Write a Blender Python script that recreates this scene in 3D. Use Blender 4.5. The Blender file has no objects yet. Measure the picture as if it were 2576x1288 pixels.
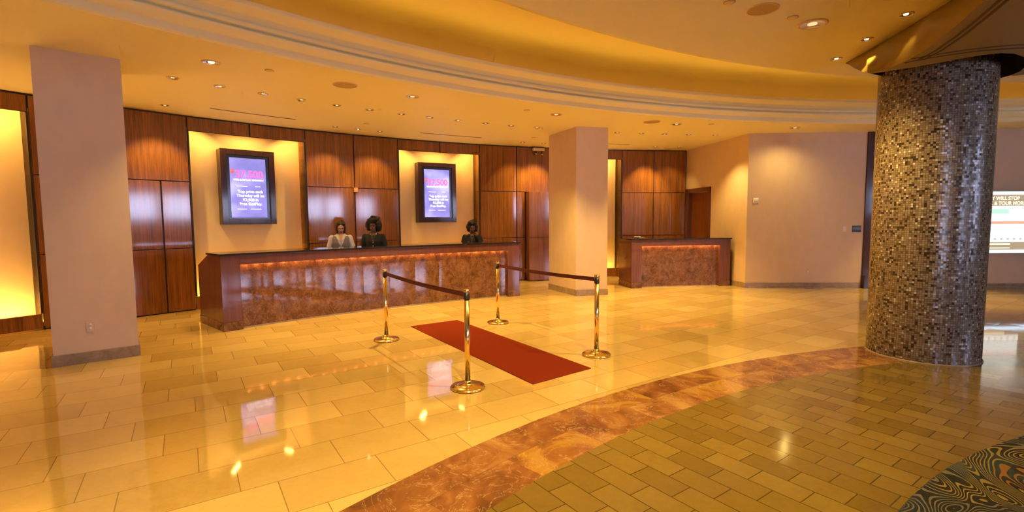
import bpy, bmesh, math, random
from mathutils import Vector, Matrix
random.seed(7)
S = bpy.context.scene
COL = S.collection
PI = math.pi
W = (5.943, -1.994); WR = 16.181        # centre and radius of the curved timber wall
ZC = 3.55                               # outer ceiling
ZD = 3.70                               # inner ceiling disc
RC = (8.1, -5.0)                        # centre of the round ceiling

# ------------------------------------------------------------------ helpers
def pol(a, r, z=None, c=W):
    a = math.radians(a)
    p = (c[0] + r*math.sin(a), c[1] + r*math.cos(a))
    return p if z is None else (p[0], p[1], z)

class MB:
    def __init__(s):
        s.bm = bmesh.new(); s.uv = s.bm.loops.layers.uv.new('UVMap'); s.mi = 0
    def v(s, p): return s.bm.verts.new(p)
    def f(s, vs, uvs=None, smooth=False):
        try: fc = s.bm.faces.new(vs)
        except ValueError: return None
        fc.material_index = s.mi; fc.smooth = smooth
        if uvs:
            for l, u in zip(fc.loops, uvs): l[s.uv].uv = u
        return fc
    def prism(s, pts, z0, z1, uo=(0, 0)):
        """vertical prism over a plan outline; uv = metres along the outline, height"""
        area = sum(pts[i][0]*pts[(i+1) % len(pts)][1]-pts[(i+1) % len(pts)][0]*pts[i][1] for i in range(len(pts)))
        if area < 0: pts = pts[::-1]
        b = [s.v((p[0], p[1], z0)) for p in pts]; t = [s.v((p[0], p[1], z1)) for p in pts]
        n = len(pts); d = uo[0]
        for i in range(n):
            j = (i+1) % n
            L = math.dist(pts[i][:2], pts[j][:2])
            s.f([b[i], b[j], t[j], t[i]], [(d, z0+uo[1]), (d+L, z0+uo[1]), (d+L, z1+uo[1]), (d, z1+uo[1])]); d += L
        s.f(b[::-1], [(p[0], p[1]) for p in pts[::-1]]); s.f(t, [(p[0], p[1]) for p in pts])
    def box(s, x0, x1, y0, y1, z0, z1, uo=(0, 0)):
        s.prism([(x0, y0), (x1, y0), (x1, y1), (x0, y1)], z0, z1, uo)
    def arc(s, a0, a1, r0, r1, z0, z1, step=1.2, uo=(0, 0), c=W):
        n = max(1, int(math.ceil(abs(a1-a0)/step-1e-6)))
        A = [a0+(a1-a0)*i/n for i in range(n+1)]
        rings = []
        for a in A:
            rings.append([s.v(pol(a, r, z, c)) for r, z in ((r0, z0), (r0, z1), (r1, z1), (r1, z0))])
        for i in range(n):
            p, q = rings[i], rings[i+1]
            for k in range(4):
                m = (k+1) % 4
                rr = (r0, r1)[k in (1, 2)]
                u0, u1 = math.radians(A[i]-a0)*r0+uo[0], math.radians(A[i+1]-a0)*r0+uo[0]
                hz = [z0, z1, z1, z0]
                e = [0, 0, r1-r0, r1-r0]
                if k in (0, 2): uv = [(u0, hz[k]+uo[1]), (u0, hz[m]+uo[1]), (u1, hz[m]+uo[1]), (u1, hz[k]+uo[1])]
                else: uv = [(u0, e[k]), (u0, e[m]), (u1, e[m]), (u1, e[k])]
                s.f([p[k], p[m], q[m], q[k]], uv)
        s.f(rings[0][::-1], [(r1-r0+uo[0], z0), (r1-r0+uo[0], z1), (uo[0], z1), (uo[0], z0)])
        s.f(rings[-1], [(uo[0], z0), (uo[0], z1), (r1-r0+uo[0], z1), (r1-r0+uo[0], z0)])
    def lathe(s, prof, c=(0, 0), n=32, a0=0, a1=360, smooth=True, z=0, ux=1.0):
        """revolve (r, z) profile about a vertical axis"""
        full = abs(a1-a0) >= 359.9
        m = n if full else n+1
        rings = []
        for i in range(m):
            a = math.radians(a0+(a1-a0)*i/n)
            rings.append([s.v((c[0]+r*math.sin(a), c[1]+r*math.cos(a), z+h)) for r, h in prof])
        for i in range(n):
            p, q = rings[i], rings[(i+1) % m]
            for k in range(len(prof)-1):
                u0 = i/n*ux; u1 = (i+1)/n*ux
                s.f([p[k], p[k+1], q[k+1], q[k]], [(u0, prof[k][1]), (u0, prof[k+1][1]), (u1, prof[k+1][1]), (u1, prof[k][1])], smooth)
    def disc(s, c, r, z, n=32, up=True):
        vs = [s.v((c[0]+r*math.cos(2*PI*i/n), c[1]+r*math.sin(2*PI*i/n), z)) for i in range(n)]
        s.f(vs if up else vs[::-1], [(v.co.x, v.co.y) for v in (vs if up else vs[::-1])])
    def tube(s, pts, r, n=10, smooth=True):
        rings = []
        for i, p in enumerate(pts):
            p = Vector(p); q = Vector(pts[min(i+1, len(pts)-1)]); o = Vector(pts[max(i-1, 0)])
            d = (q-o).normalized(); x = d.orthogonal().normalized(); y = d.cross(x)
            rr = r[i] if isinstance(r, (list, tuple)) else r
            rings.append([s.v(p+rr*(math.cos(2*PI*k/n)*x+math.sin(2*PI*k/n)*y)) for k in range(n)])
        for a, b in zip(rings, rings[1:]):
            for k in range(n): s.f([a[k], a[(k+1) % n], b[(k+1) % n], b[k]], None, smooth)
        s.f(rings[0][::-1]); s.f(rings[-1])
    def ball(s, c, r, seg=16, rings=10, rot=None):
        r = (r, r, r) if isinstance(r, (int, float)) else r
        m = Matrix.Translation(c) @ (rot or Matrix.Identity(4)) @ Matrix.Diagonal((r[0], r[1], r[2], 1))
        res = bmesh.ops.create_uvsphere(s.bm, u_segments=seg, v_segments=rings, radius=1, matrix=m)
        for v in res['verts']:
            for fc in v.link_faces: fc.smooth = True; fc.material_index = s.mi
    def cone(s, p, q, r0, r1, n=14):
        p, q = Vector(p), Vector(q); d = (q-p); L = d.length; d.normalize()
        x = d.orthogonal().normalized(); y = d.cross(x); K = 4
        rings = []
        def ring(c, r): rings.append([s.v(c+r*(math.cos(2*PI*k/n)*x+math.sin(2*PI*k/n)*y)) for k in range(n)])
        for i in range(1, K+1): t = PI/2*i/K; ring(p-d*r0*math.cos(t), r0*math.sin(t))
        for i in range(K, 0, -1): t = PI/2*i/K; ring(q+d*r1*math.cos(t), r1*math.sin(t))
        for a, b in zip(rings, rings[1:]):
            for k in range(n): s.f([a[k], a[(k+1) % n], b[(k+1) % n], b[k]], None, True)
        s.f(rings[0][::-1]); s.f(rings[-1])
    def obj(s, name, mats, parent=None, bevel=0, loc=None, rot=None, fix=True):
        if fix: bmesh.ops.recalc_face_normals(s.bm, faces=s.bm.faces[:])
        me = bpy.data.meshes.new(name); s.bm.to_mesh(me); s.bm.free()
        for m in (mats if isinstance(mats, (list, tuple)) else [mats]): me.materials.append(m)
        o = bpy.data.objects.new(name, me); COL.objects.link(o)
        if parent: o.parent = parent
        if loc: o.location = loc
        if rot is not None: o.rotation_euler = rot
        if bevel:
            b = o.modifiers.new('bevel', 'BEVEL'); b.width = bevel; b.segments = 2; b.limit_method = 'ANGLE'
        return o

def tag(o, label=None, cat=None, group=None, kind=None):
    if label: o['label'] = label
    if cat: o['category'] = cat
    if group: o['group'] = group
    if kind: o['kind'] = kind
    return o
def empty(name, loc=(0, 0, 0), rz=0, **k):
    o = bpy.data.objects.new(name, None); COL.objects.link(o)
    o.location = loc; o.rotation_euler = (0, 0, rz); o.empty_display_size = .1
    return tag(o, **k)
def copy_tree(o, parent=None, skip=()):
    c = o.copy(); COL.objects.link(c)
    if parent: c.parent = parent
    for ch in list(o.children):
        if ch.type != 'LIGHT': copy_tree(ch, c)
    return c

# ------------------------------------------------------------------ materials
def mat(name):
    m = bpy.data.materials.new(name); m.use_nodes = True
    nt = m.node_tree; nt.nodes.clear()
    return m, N(nt)
class N:
    def __init__(s, nt): s.t = nt
    def n(s, typ, **k):
        nd = s.t.nodes.new('ShaderNode'+typ)
        for a, b in k.items():
            if a.startswith('i_'):
                key = a[2:]
                key = int(key) if key.isdigit() else key.replace('_', ' ')
                if hasattr(b, 'is_linked') or hasattr(b, 'links'): s.t.links.new(b, nd.inputs[key])
                else: nd.inputs[key].default_value = b
            else: setattr(nd, a, b)
        return nd
    def m(s, op, a, b=0.0, c=0.0):
        nd = s.t.nodes.new('ShaderNodeMath'); nd.operation = op
        for i, x in enumerate((a, b, c)):
            if hasattr(x, 'links'): s.t.links.new(x, nd.inputs[i])
            else: nd.inputs[i].default_value = x
        return nd.outputs[0]
    def mix(s, f, a, b, typ='MIX'):
        nd = s.t.nodes.new('ShaderNodeMix'); nd.data_type = 'RGBA'; nd.blend_type = typ
        for i, x in ((0, f), (6, a), (7, b)):
            if hasattr(x, 'links'): s.t.links.new(x, nd.inputs[i])
            else: nd.inputs[i].default_value = x if i == 0 else (*x, 1)
        return nd.outputs[2]
    def ramp(s, f, stops, interp='LINEAR'):
        nd = s.t.nodes.new('ShaderNodeValToRGB'); nd.color_ramp.interpolation = interp
        e = nd.color_ramp.elements
        while len(e) < len(stops): e.new(0.5)
        for el, (p, c) in zip(e, stops): el.position = p; el.color = (*c, 1)
        s.t.links.new(f, nd.inputs[0]); return nd.outputs[0]
    def xyz(s, v):
        nd = s.t.nodes.new('ShaderNodeSeparateXYZ'); s.t.links.new(v, nd.inputs[0]); return nd.outputs
    def comb(s, x, y, z=0.0):
        nd = s.t.nodes.new('ShaderNodeCombineXYZ')
        for i, q in enumerate((x, y, z)):
            if hasattr(q, 'links'): s.t.links.new(q, nd.inputs[i])
            else: nd.inputs[i].default_value = q
        return nd.outputs[0]
    def noise(s, v, scale, detail=3, rough=.5, dist=0):
        nd = s.t.nodes.new('ShaderNodeTexNoise'); s.t.links.new(v, nd.inputs['Vector'])
        nd.inputs['Scale'].default_value = scale; nd.inputs['Detail'].default_value = detail
        nd.inputs['Roughness'].default_value = rough; nd.inputs['Distortion'].default_value = dist
        return nd.outputs[0], nd.outputs[1]
    def white(s, v):
        nd = s.t.nodes.new('ShaderNodeTexWhiteNoise'); s.t.links.new(v, nd.inputs['Vector']); return nd.outputs[0], nd.outputs[1]
    def pos(s): return s.n('NewGeometry').outputs['Position']
    def obj(s): return s.n('TexCoord').outputs['Object']
    def uv(s): return s.n('TexCoord').outputs['UV']
    def vmul(s, v, k):
        nd = s.t.nodes.new('ShaderNodeVectorMath'); nd.operation = 'MULTIPLY'
        s.t.links.new(v, nd.inputs[0]); nd.inputs[1].default_value = k; return nd.outputs[0]
    def bump(s, h, strength=.2, dist=.01):
        nd = s.t.nodes.new('ShaderNodeBump'); s.t.links.new(h, nd.inputs['Height'])
        nd.inputs['Strength'].default_value = strength; nd.inputs['Distance'].default_value = dist; return nd.outputs[0]
    def bsdf(s, color, rough=.5, metal=0, normal=None, coat=0, spec=.5, coat_rough=.05, sheen=0):
        nd = s.t.nodes.new('ShaderNodeBsdfPrincipled')
        def put(k, x):
            if hasattr(x, 'links'): s.t.links.new(x, nd.inputs[k])
            else: nd.inputs[k].default_value = x
        put('Base Color', color if hasattr(color, 'links') else (*color, 1)); put('Roughness', rough); put('Metallic', metal)
        put('Specular IOR Level', spec); put('Coat Weight', coat); put('Coat Roughness', coat_rough); put('Sheen Weight', sheen)
        if normal is not None: put('Normal', normal)
        s.out(nd.outputs[0]); return nd
    def emit(s, color, k):
        nd = s.t.nodes.new('ShaderNodeEmission')
        if hasattr(color, 'links'): s.t.links.new(color, nd.inputs[0])
        else: nd.inputs[0].default_value = (*color, 1)
        nd.inputs[1].default_value = k; s.out(nd.outputs[0])
    def out(s, sock):
        o = s.t.nodes.new('ShaderNodeOutputMaterial'); s.t.links.new(sock, o.inputs[0])

def plain(name, c, rough=.5, metal=0, spec=.5, coat=0, var=.06, scale=30, sheen=0):
    m, n = mat(name)
    f, _ = n.noise(n.obj(), scale, 2)
    col = n.mix(f, tuple(x*(1-var) for x in c), tuple(min(1, x*(1+var)) for x in c))
    n.bsdf(col, rough, metal, coat=coat, spec=spec, sheen=sheen); return m
def glow(name, c, k):
    m, n = mat(name); n.emit(c, k); return m

def m_paint(name, c, bump=.05):
    m, n = mat(name)
    f, _ = n.noise(n.pos(), 1.3, 3); g, _ = n.noise(n.pos(), 220, 2)
    col = n.mix(f, tuple(x*.97 for x in c), tuple(min(1, x*1.03) for x in c))
    n.bsdf(col, .6, spec=.25, normal=n.bump(g, bump, .002)); return m
def m_fabric(name, c):
    m, n = mat(name); p = n.pos()
    f, _ = n.noise(n.vmul(p, (1, 1, .6)), 6, 4); g, _ = n.noise(n.vmul(p, (1, 1, .15)), 260, 2); h, _ = n.noise(n.vmul(p, (.12, .12, 1)), 300, 2)
    w = n.m('ADD', g, h)
    col = n.mix(n.m('MULTIPLY_ADD', f, .8, n.m('MULTIPLY', w, .1)), tuple(x*.90 for x in c), tuple(x*1.08 for x in c))
    n.bsdf(col, .62, spec=.3, normal=n.bump(w, .12, .002)); return m
def m_wood(name, dark, light, rough=.22, coat=.35):
    m, n = mat(name); u = n.uv()
    a, _ = n.noise(n.vmul(u, (1, .035, 1)), 55, 3, .6, .15)
    b, _ = n.noise(n.vmul(u, (1, .02, 1)), 13, 2, .5, .3)
    c, _ = n.noise(n.vmul(u, (1, .12, 1)), 160, 2)
    f = n.m('ADD', n.m('MULTIPLY', a, .55), n.m('ADD', n.m('MULTIPLY', b, .40), n.m('MULTIPLY', c, .10)))
    col = n.ramp(f, [(.34, dark), (.52, tuple((x+y)/2 for x, y in zip(dark, light))), (.70, light)])
    nd = n.bsdf(col, rough, coat=coat, coat_rough=.085, spec=.12, normal=n.bump(c, .03, .001)); return m
def m_marble(name, cols, scale=2.2, rough=.1, dist=1.6):
    m, n = mat(name); p = n.pos()
    f, fc = n.noise(n.vmul(p, (1, 1, .8)), scale, 8, .68, dist)
    g, _ = n.noise(p, scale*1.4, 6, .6, dist*1.4)
    v = n.m('ABSOLUTE', n.m('SUBTRACT', g, .5)); vein = n.m('LESS_THAN', v, .012)
    col = n.ramp(f, [(.30, cols[0]), (.45, cols[1]), (.56, cols[2]), (.70, cols[3])])
    col = n.mix(n.m('MULTIPLY', vein, .45), col, cols[4])
    n.bsdf(col, rough, spec=.3); return m
def m_band(name):
    """curved band of red and yellow marble slabs"""
    m, n = mat(name); x, y, z = n.xyz(n.pos())
    dx = n.m('SUBTRACT', x, 6.63); dy = n.m('SUBTRACT', y, -3.25)
    a = n.m('DIVIDE', n.m('ARCTAN2', dy, dx), .074); r = n.m('DIVIDE', n.m('SUBTRACT', n.m('SQRT', n.m('ADD', n.m('MULTIPLY', dx, dx), n.m('MULTIPLY', dy, dy))), 8.76), .56)
    rr = n.m('FLOOR', r); aa = n.m('ADD', a, n.m('MULTIPLY', rr, .5)); ai = n.m('FLOOR', aa)
    rnd, rc = n.white(n.comb(ai, rr, 7.0))
    off = n.n('VectorMath', operation='MULTIPLY_ADD', i_0=rc, i_1=(20, 20, 20), i_2=n.pos()).outputs[0]
    f, _ = n.noise(off, 1.8, 7, .62, 1.4); g, _ = n.noise(off, 3.0, 6, .6, 2.0)
    vein = n.m('LESS_THAN', n.m('ABSOLUTE', n.m('SUBTRACT', g, .5)), .008)
    red = n.ramp(f, [(.30, (.10, .035, .016)), (.46, (.24, .085, .032)), (.58, (.35, .15, .055)), (.72, (.46, .26, .10))])
    yel = n.ramp(f, [(.32, (.17, .06, .022)), (.45, (.30, .115, .036)), (.55, (.42, .21, .04)), (.64, (.40, .20, .075)), (.74, (.47, .29, .12))])
    col = n.mix(n.m('GREATER_THAN', rnd, .55), red, yel)
    col = n.mix(n.m('MULTIPLY', vein, .4), col, (.58, .42, .24))
    fa = n.m('FRACT', aa); fr = n.m('FRACT', r)
    j = n.m('MAXIMUM', n.m('LESS_THAN', n.m('MINIMUM', fa, n.m('SUBTRACT', 1., fa)), .004), n.m('LESS_THAN', n.m('MINIMUM', fr, n.m('SUBTRACT', 1., fr)), .005))
    n.bsdf(n.mix(n.m('MULTIPLY', j, .5), col, (.12, .05, .02)), .07, spec=.6); return m
def m_tiles(name, ang, L, Hh, shift, cols, joint=.006, rough=.062, jc=(.25, .15, .06), spec=1.0):
    """stone floor tiles in running bond, rotated by ang degrees in the world plane"""
    m, n = mat(name); x, y, z = n.xyz(n.pos())
    ca, sa = math.cos(math.radians(ang)), math.sin(math.radians(ang))
    u = n.m('ADD', n.m('MULTIPLY', x, ca), n.m('MULTIPLY', y, sa)); v = n.m('ADD', n.m('MULTIPLY', x, -sa), n.m('MULTIPLY', y, ca))
    rv = n.m('DIVIDE', v, Hh); row = n.m('FLOOR', rv)
    ru = n.m('ADD', n.m('DIVIDE', u, L), n.m('MULTIPLY', row, shift)); colm = n.m('FLOOR', ru)
    fu = n.m('SUBTRACT', ru, colm); fv = n.m('SUBTRACT', rv, row)
    du = n.m('MULTIPLY', n.m('MINIMUM', fu, n.m('SUBTRACT', 1., fu)), L); dv = n.m('MULTIPLY', n.m('MINIMUM', fv, n.m('SUBTRACT', 1., fv)), Hh)
    d = n.m('MINIMUM', du, dv); jm = n.m('LESS_THAN', d, joint/2)
    rnd, rc = n.white(n.comb(row, colm, 3.0))
    off = n.t.nodes.new('ShaderNodeVectorMath'); off.operation = 'MULTIPLY_ADD'
    n.t.links.new(rc, off.inputs[0]); off.inputs[1].default_value = (9, 9, 9); n.t.links.new(n.pos(), off.inputs[2])
    f, _ = n.noise(off.outputs[0], 2.6, 6, .6, .6); g, _ = n.noise(off.outputs[0], 22, 4, .65)
    t = n.m('ADD', n.m('MULTIPLY', rnd, .42), n.m('ADD', n.m('MULTIPLY', f, .40), n.m('MULTIPLY', g, .26)))
    col = n.ramp(t, [(.12, cols[0]), (.36, cols[1]), (.62, cols[2]), (.9, cols[3])])
    sp = n.m('GREATER_THAN', g, .68); col = n.mix(n.m('MULTIPLY', sp, .25), col, cols[0])
    col = n.mix(n.m('MULTIPLY', jm, .85), col, jc)
    tilt = n.m('MULTIPLY', n.m('SUBTRACT', rnd, .5), .012)
    nrm = n.n('VectorMath', operation='NORMALIZE', i_0=n.comb(tilt, n.m('MULTIPLY', n.m('SUBTRACT', f, .5), .006), 1.0)).outputs[0]
    n.bsdf(col, n.m('ADD', rough-.03, n.m('MULTIPLY', g, .04)), spec=spec, normal=nrm); return m
def m_mosaic(name):
    m, n = mat(name); u, v, _ = n.xyz(n.uv())
    T = .0235
    ru = n.m('DIVIDE', u, T); rv = n.m('DIVIDE', v, T); iu = n.m('FLOOR', ru); iv = n.m('FLOOR', rv)
    fu = n.m('SUBTRACT', ru, iu); fv = n.m('SUBTRACT', rv, iv)
    d = n.m('MINIMUM', n.m('MINIMUM', fu, n.m('SUBTRACT', 1., fu)), n.m('MINIMUM', fv, n.m('SUBTRACT', 1., fv)))
    jm = n.m('LESS_THAN', d, .06)
    r, rc = n.white(n.comb(iu, iv, 1.0))
    col = n.ramp(r, [(0, (.035, .02, .012)), (.10, (.11, .07, .042)), (.24, (.215, .15, .09)), (.52, (.265, .195, .125)), (.80, (.32, .25, .175)), (.96, (.56, .49, .40))], 'CONSTANT')
    col = n.mix(jm, col, (.06, .042, .028))
    a = n.n('VectorMath', operation='SUBTRACT', i_0=rc, i_1=(.5, .5, .5)).outputs[0]
    a = n.vmul(a, (.12, .12, .12))
    g = n.n('NewGeometry').outputs['Normal']
    nr = n.n('VectorMath', operation='NORMALIZE', i_0=n.n('VectorMath', operation='ADD', i_0=a, i_1=g).outputs[0]).outputs[0]
    n.bsdf(col, .24, spec=.6, normal=nr); return m
def m_carpet_pattern(name):
    m, n = mat(name); p = n.pos()
    w = n.n('TexNoise', i_Vector=p, i_Scale=1.25, i_Detail=1.0, i_Distortion=1.3)
    k = n.m('MULTIPLY', w.outputs[0], 44.0); fr = n.m('FRACT', k)
    line = n.m('LESS_THAN', n.m('ABSOLUTE', n.m('SUBTRACT', fr, .5)), .17)
    c2, _ = n.noise(p, 1.7, 2)
    ground = n.ramp(c2, [(.40, (.006, .005, .007)), (.5, (.007, .013, .034)), (.58, (.016, .030, .042)), (.66, (.013, .005, .009))], 'CONSTANT')
    c3, _ = n.noise(p, 1.1, 1)
    stroke = n.ramp(c3, [(.40, (.13, .12, .11)), (.48, (.24, .17, .04)), (.60, (.22, .10, .02))], 'CONSTANT')
    g, _ = n.noise(p, 300, 2)
    n.bsdf(n.mix(line, ground, stroke), .95, spec=.1, normal=n.bump(g, .5, .004), sheen=.2); return m
def m_screen(name, seed):
    m, n = mat(name); u = n.vmul(n.obj(), (1, 1, 1)); x, y, z = n.xyz(u)
    f, _ = n.noise(n.comb(x, n.m('ADD', z, seed), seed), 1.7, 2); g, _ = n.noise(n.comb(x, z, seed+4), 60, 2)
    c = n.ramp(n.m('ADD', n.m('MULTIPLY', f, .9), n.m('MULTIPLY', g, .1)), [(.30, (.17, .15, .42)), (.5, (.29, .24, .62)), (.7, (.55, .50, .95))])
    n.emit(c, 1.0); return m

M = {}
M['ceil'] = m_paint('ceiling_paint', (.90, .79, .48))
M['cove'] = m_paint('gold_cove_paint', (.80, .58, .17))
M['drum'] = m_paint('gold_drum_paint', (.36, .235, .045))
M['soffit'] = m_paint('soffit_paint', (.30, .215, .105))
M['groove'] = plain('dark_groove', (.10, .055, .02), .8)
M['void'] = plain('void_shade_black', (.010, .006, .003), .95, spec=.1)  # near black, carries the shade inside the column recess
M['vinyl'] = m_fabric('wall_vinyl', (.69, .515, .36))
M['alcove'] = m_fabric('alcove_fabric', (.82, .585, .31))
M['wood'] = m_wood('panel_wood', (.12, .040, .010), (.38, .135, .022), .35, .9)
M['jamb'] = m_wood('jamb_wood', (.50, .20, .035), (.70, .31, .07), .35)
M['desk'] = m_wood('desk_wood', (.125, .045, .032), (.20, .074, .050), .3, .5)
M['door'] = m_wood('door_wood', (.17, .05, .014), (.27, .085, .025), .35)
M['darkwood'] = m_wood('dark_wood', (.035, .014, .010), (.09, .034, .022), .3)
M['seam'] = plain('seam_dark', (.022, .010, .007), .5)
M['granite'] = plain('black_granite', (.018, .014, .016), .06, var=.5, scale=160)
M['marble'] = m_marble('desk_marble', ((.075, .032, .018), (.145, .06, .033), (.205, .092, .048), (.28, .14, .078), (.38, .23, .14)), 6.5, .06, .7)
M['band'] = m_band('band_marble')
M['tile'] = m_tiles('stone_tile', 33.5, .62, .415, .333, ((.42, .27, .085), (.56, .375, .135), (.65, .45, .175), (.73, .53, .23)))
M['tile2'] = m_tiles('stone_paver', -54.5, .315, .183, .5, ((.105, .058, .012), (.178, .107, .021), (.218, .136, .029), (.275, .18, .042)), .007, .13, (.05, .028, .006), .5)
M['base'] = m_marble('base_stone', ((.24, .17, .11), (.32, .23, .15), (.37, .27, .18), (.42, .31, .21), (.22, .15, .1)), 5, .25)
M['mosaic'] = m_mosaic('glass_mosaic')
M['carpet'] = m_carpet_pattern('swirl_carpet')
M['red'] = plain('red_carpet', (.20, .026, .009), 1.0, spec=.03, var=.15, scale=260)
M['brass'] = plain('polished_brass', (.90, .68, .26), .17, 1, var=.02)
M['belt'] = plain('burgundy_belt', (.11, .012, .010), .7, var=.15, scale=200)
M['blackplastic'] = plain('black_plastic', (.02, .017, .017), .35)
M['bezel'] = plain('bezel', (.012, .010, .016), .18)
M['white'] = plain('white_plastic', (.75, .70, .64), .4)
M['chrome'] = plain('chrome', (.85, .83, .80), .08, 1)
M['trim'] = plain('fixture_trim', (.74, .55, .31), .5)
M['grille'] = plain('speaker_grille', (.50, .34, .15), .7)
M['lampoff'] = plain('lamp_glass', (.8, .7, .55), .15)
M['lamp'] = glow('lamp_on', (1, .74, .36), 9)
M['lampdim'] = glow('lamp_dim', (1, .66, .30), .75)
M['bead'] = glow('bead_lamp', (1, .55, .2), .55)
M['sky'] = glow('daylight_sky', (.57, .65, 1.0), 20.0)
M['steel'] = plain('steel', (.6, .58, .56), .25, 1)
M['glass'] = plain('blue_glass', (.16, .20, .30), .08, 0, spec=.8)
M['textw'] = glow('text_white', (1, .97, 1), 2.0)
M['textp'] = glow('text_pink', (1, .10, .30), 1.7)
M['textr'] = glow('text_red', (1, .08, .05), 1.6)
M['skin1'] = plain('skin_light_brown', (.60, .33, .19), .45, var=.04)
M['skin2'] = plain('skin_brown', (.17, .075, .042), .45, var=.04)
M['lips'] = plain('lips', (.22, .05, .045), .4)
M['eye'] = plain('eye_dark', (.02, .012, .010), .2)
M['hair'] = plain('black_hair', (.012, .008, .006), .5, var=.5, scale=140)
M['hair1'] = plain('brown_hair', (.030, .012, .006), .4, var=.5, scale=140)
M['shirt'] = plain('white_shirt', (.72, .67, .68), .8)
M['vest'] = plain('grey_vest', (.27, .235, .225), .8, var=.12, scale=150)
M['jacket'] = plain('black_jacket', (.016, .015, .015), .75)
M['trousers'] = plain('black_trousers', (.015, .014, .016), .8)
M['beads'] = plain('pale_beads', (.75, .66, .55), .3)

# ------------------------------------------------------------------ camera
cam_d = bpy.data.cameras.new('camera'); cam = bpy.data.objects.new('camera', cam_d); COL.objects.link(cam)
P_, R_, F_ = .0745, .007, 1240.
fw = Vector((0, math.cos(P_), -math.sin(P_))); up = Vector((0, math.sin(P_), math.cos(P_))); rt = Vector((1, 0, 0))
X = math.cos(R_)*rt-math.sin(R_)*up; Y = math.sin(R_)*rt+math.cos(R_)*up; Zc_ = -fw
cam.matrix_world = Matrix(((X.x, Y.x, Zc_.x, 0), (X.y, Y.y, Zc_.y, 0), (X.z, Y.z, Zc_.z, 1.64), (0, 0, 0, 1)))
cam_d.sensor_width = 36; cam_d.lens = 36*F_/2576; cam_d.clip_start = .05
S.camera = cam

# ------------------------------------------------------------------ floor
B1 = ((6.773, -3.447), 9.88); B2 = ((6.482, -3.059), 8.764); B3 = ((6.012, -2.305), 6.277)
RX0, RX1, RY0, RY1 = -10.8, 20.2, -9.2, 15.2
def circ(c, n, i): a = 2*PI*i/n; return c[0][0]+c[1]*math.cos(a), c[0][1]+c[1]*math.sin(a)
def to_rect(c, p):
    dx, dy = p[0]-c[0], p[1]-c[1]
    t = min(((RX1-c[0])/dx if dx > 1e-9 else 1e9), ((RX0-c[0])/dx if dx < -1e-9 else 1e9),
            ((RY1-c[1])/dy if dy > 1e-9 else 1e9), ((RY0-c[1])/dy if dy < -1e-9 else 1e9))
    return c[0]+dx*max(t, 1.0), c[1]+dy*max(t, 1.0)
fl = MB(); n = 180
o1 = [fl.v((*circ(B1, n, i), 0)) for i in range(n)]; o2 = [fl.v((*circ(B2, n, i), 0)) for i in range(n)]
o0 = [fl.v((*to_rect(B1[0], circ(B1, n, i)), 0)) for i in range(n)]
for i in range(n):
    j = (i+1) % n
    fl.mi = 0; fl.f([o0[i], o0[j], o1[j], o1[i]])
    fl.mi = 1; fl.f([o1[i], o1[j], o2[j], o2[i]])
corner = [(RX1, RY1), (RX0, RY1), (RX0, RY0), (RX1, RY0)]
fl.mi = 0
for cx, cy in corner:
    i = min(range(n), key=lambda k: math.atan2(*(lambda a, b: (abs((a-b+PI) % (2*PI)-PI), 1))(math.atan2(o0[k].co.y-B1[0][1], o0[k].co.x-B1[0][0]), math.atan2(cy-B1[0][1], cx-B1[0][0]))))
    for a, b in (((i-1) % n, i), (i, (i+1) % n)):
        pa, pb = o0[a].co, o0[b].co
        if abs(pa.x-pb.x) > 1e-4 and abs(pa.y-pb.y) > 1e-4: fl.f([o0[a], o0[b], fl.v((cx, cy, 0))][::-1])
fl.mi = 2; ce = fl.v((*B2[0], 0))
for i in range(n): fl.f([o2[i], o2[(i+1) % n], ce])
floor = fl.obj('floor', [M['tile'], M['band'], M['tile2']], fix=False)
for p in floor.data.polygons:
    if p.normal.z < 0: p.flip()
tag(floor, 'polished yellow stone tile floor with a curved red marble band', 'floor', kind='structure')
cp = MB(); cp.lathe([(0.001, .008), (B3[1]-.01, .008), (B3[1], .0)], B3[0], 120); cp.obj('carpet', M['carpet'])
tag(bpy.data.objects['carpet'], 'round dark blue and gold swirl carpet on the stone floor near the column', 'carpet')

# ------------------------------------------------------------------ ceiling
COVE = []
ce = MB(); n = 180; RR = 15.38
i1 = []; i2 = []
bx = (-14, 27, -24, 18)
for i in range(n):
    a = 2*PI*i/n; c_, s_ = math.cos(a), math.sin(a)
    t = min(((bx[1]-RC[0])/c_ if c_ > 1e-9 else 1e9), ((bx[0]-RC[0])/c_ if c_ < -1e-9 else 1e9), ((bx[3]-RC[1])/s_ if s_ > 1e-9 else 1e9), ((bx[2]-RC[1])/s_ if s_ < -1e-9 else 1e9))
    i1.append(ce.v((RC[0]+RR*c_, RC[1]+RR*s_, ZC))); i2.append(ce.v((RC[0]+t*c_, RC[1]+t*s_, ZC)))
for i in range(n): ce.f([i1[i], i1[(i+1) % n], i2[(i+1) % n], i2[i]][::-1])
ceil = ce.obj('ceiling', M['ceil'], fix=False)
for p in ceil.data.polygons:
    if p.normal.z > 0: p.flip()
tag(ceil, 'flat cream outer ceiling with small downlights', 'ceiling', kind='structure')
cr = MB()
prof = [(15.38, ZC), (15.37, 3.558), (15.335, 3.563), (15.33, 3.57), (15.33, 3.632), (15.31, 3.638), (15.25, 3.66), (15.20, 3.70), (15.195, 3.712),
        (15.25, 3.715), (15.25, 3.738), (15.19, 3.742), (15.17, 3.75), (15.165, 3.785), (15.175, 3.79), (15.175, 3.80), (15.155, 3.805), (15.15, 3.845), (15.12, 3.853), (15.00, 3.888), (14.985, 3.90), (14.985, 3.94), (15.01, 3.95), (15.06, 3.95), (15.08, 3.90), (15.55, 3.90)]
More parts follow.
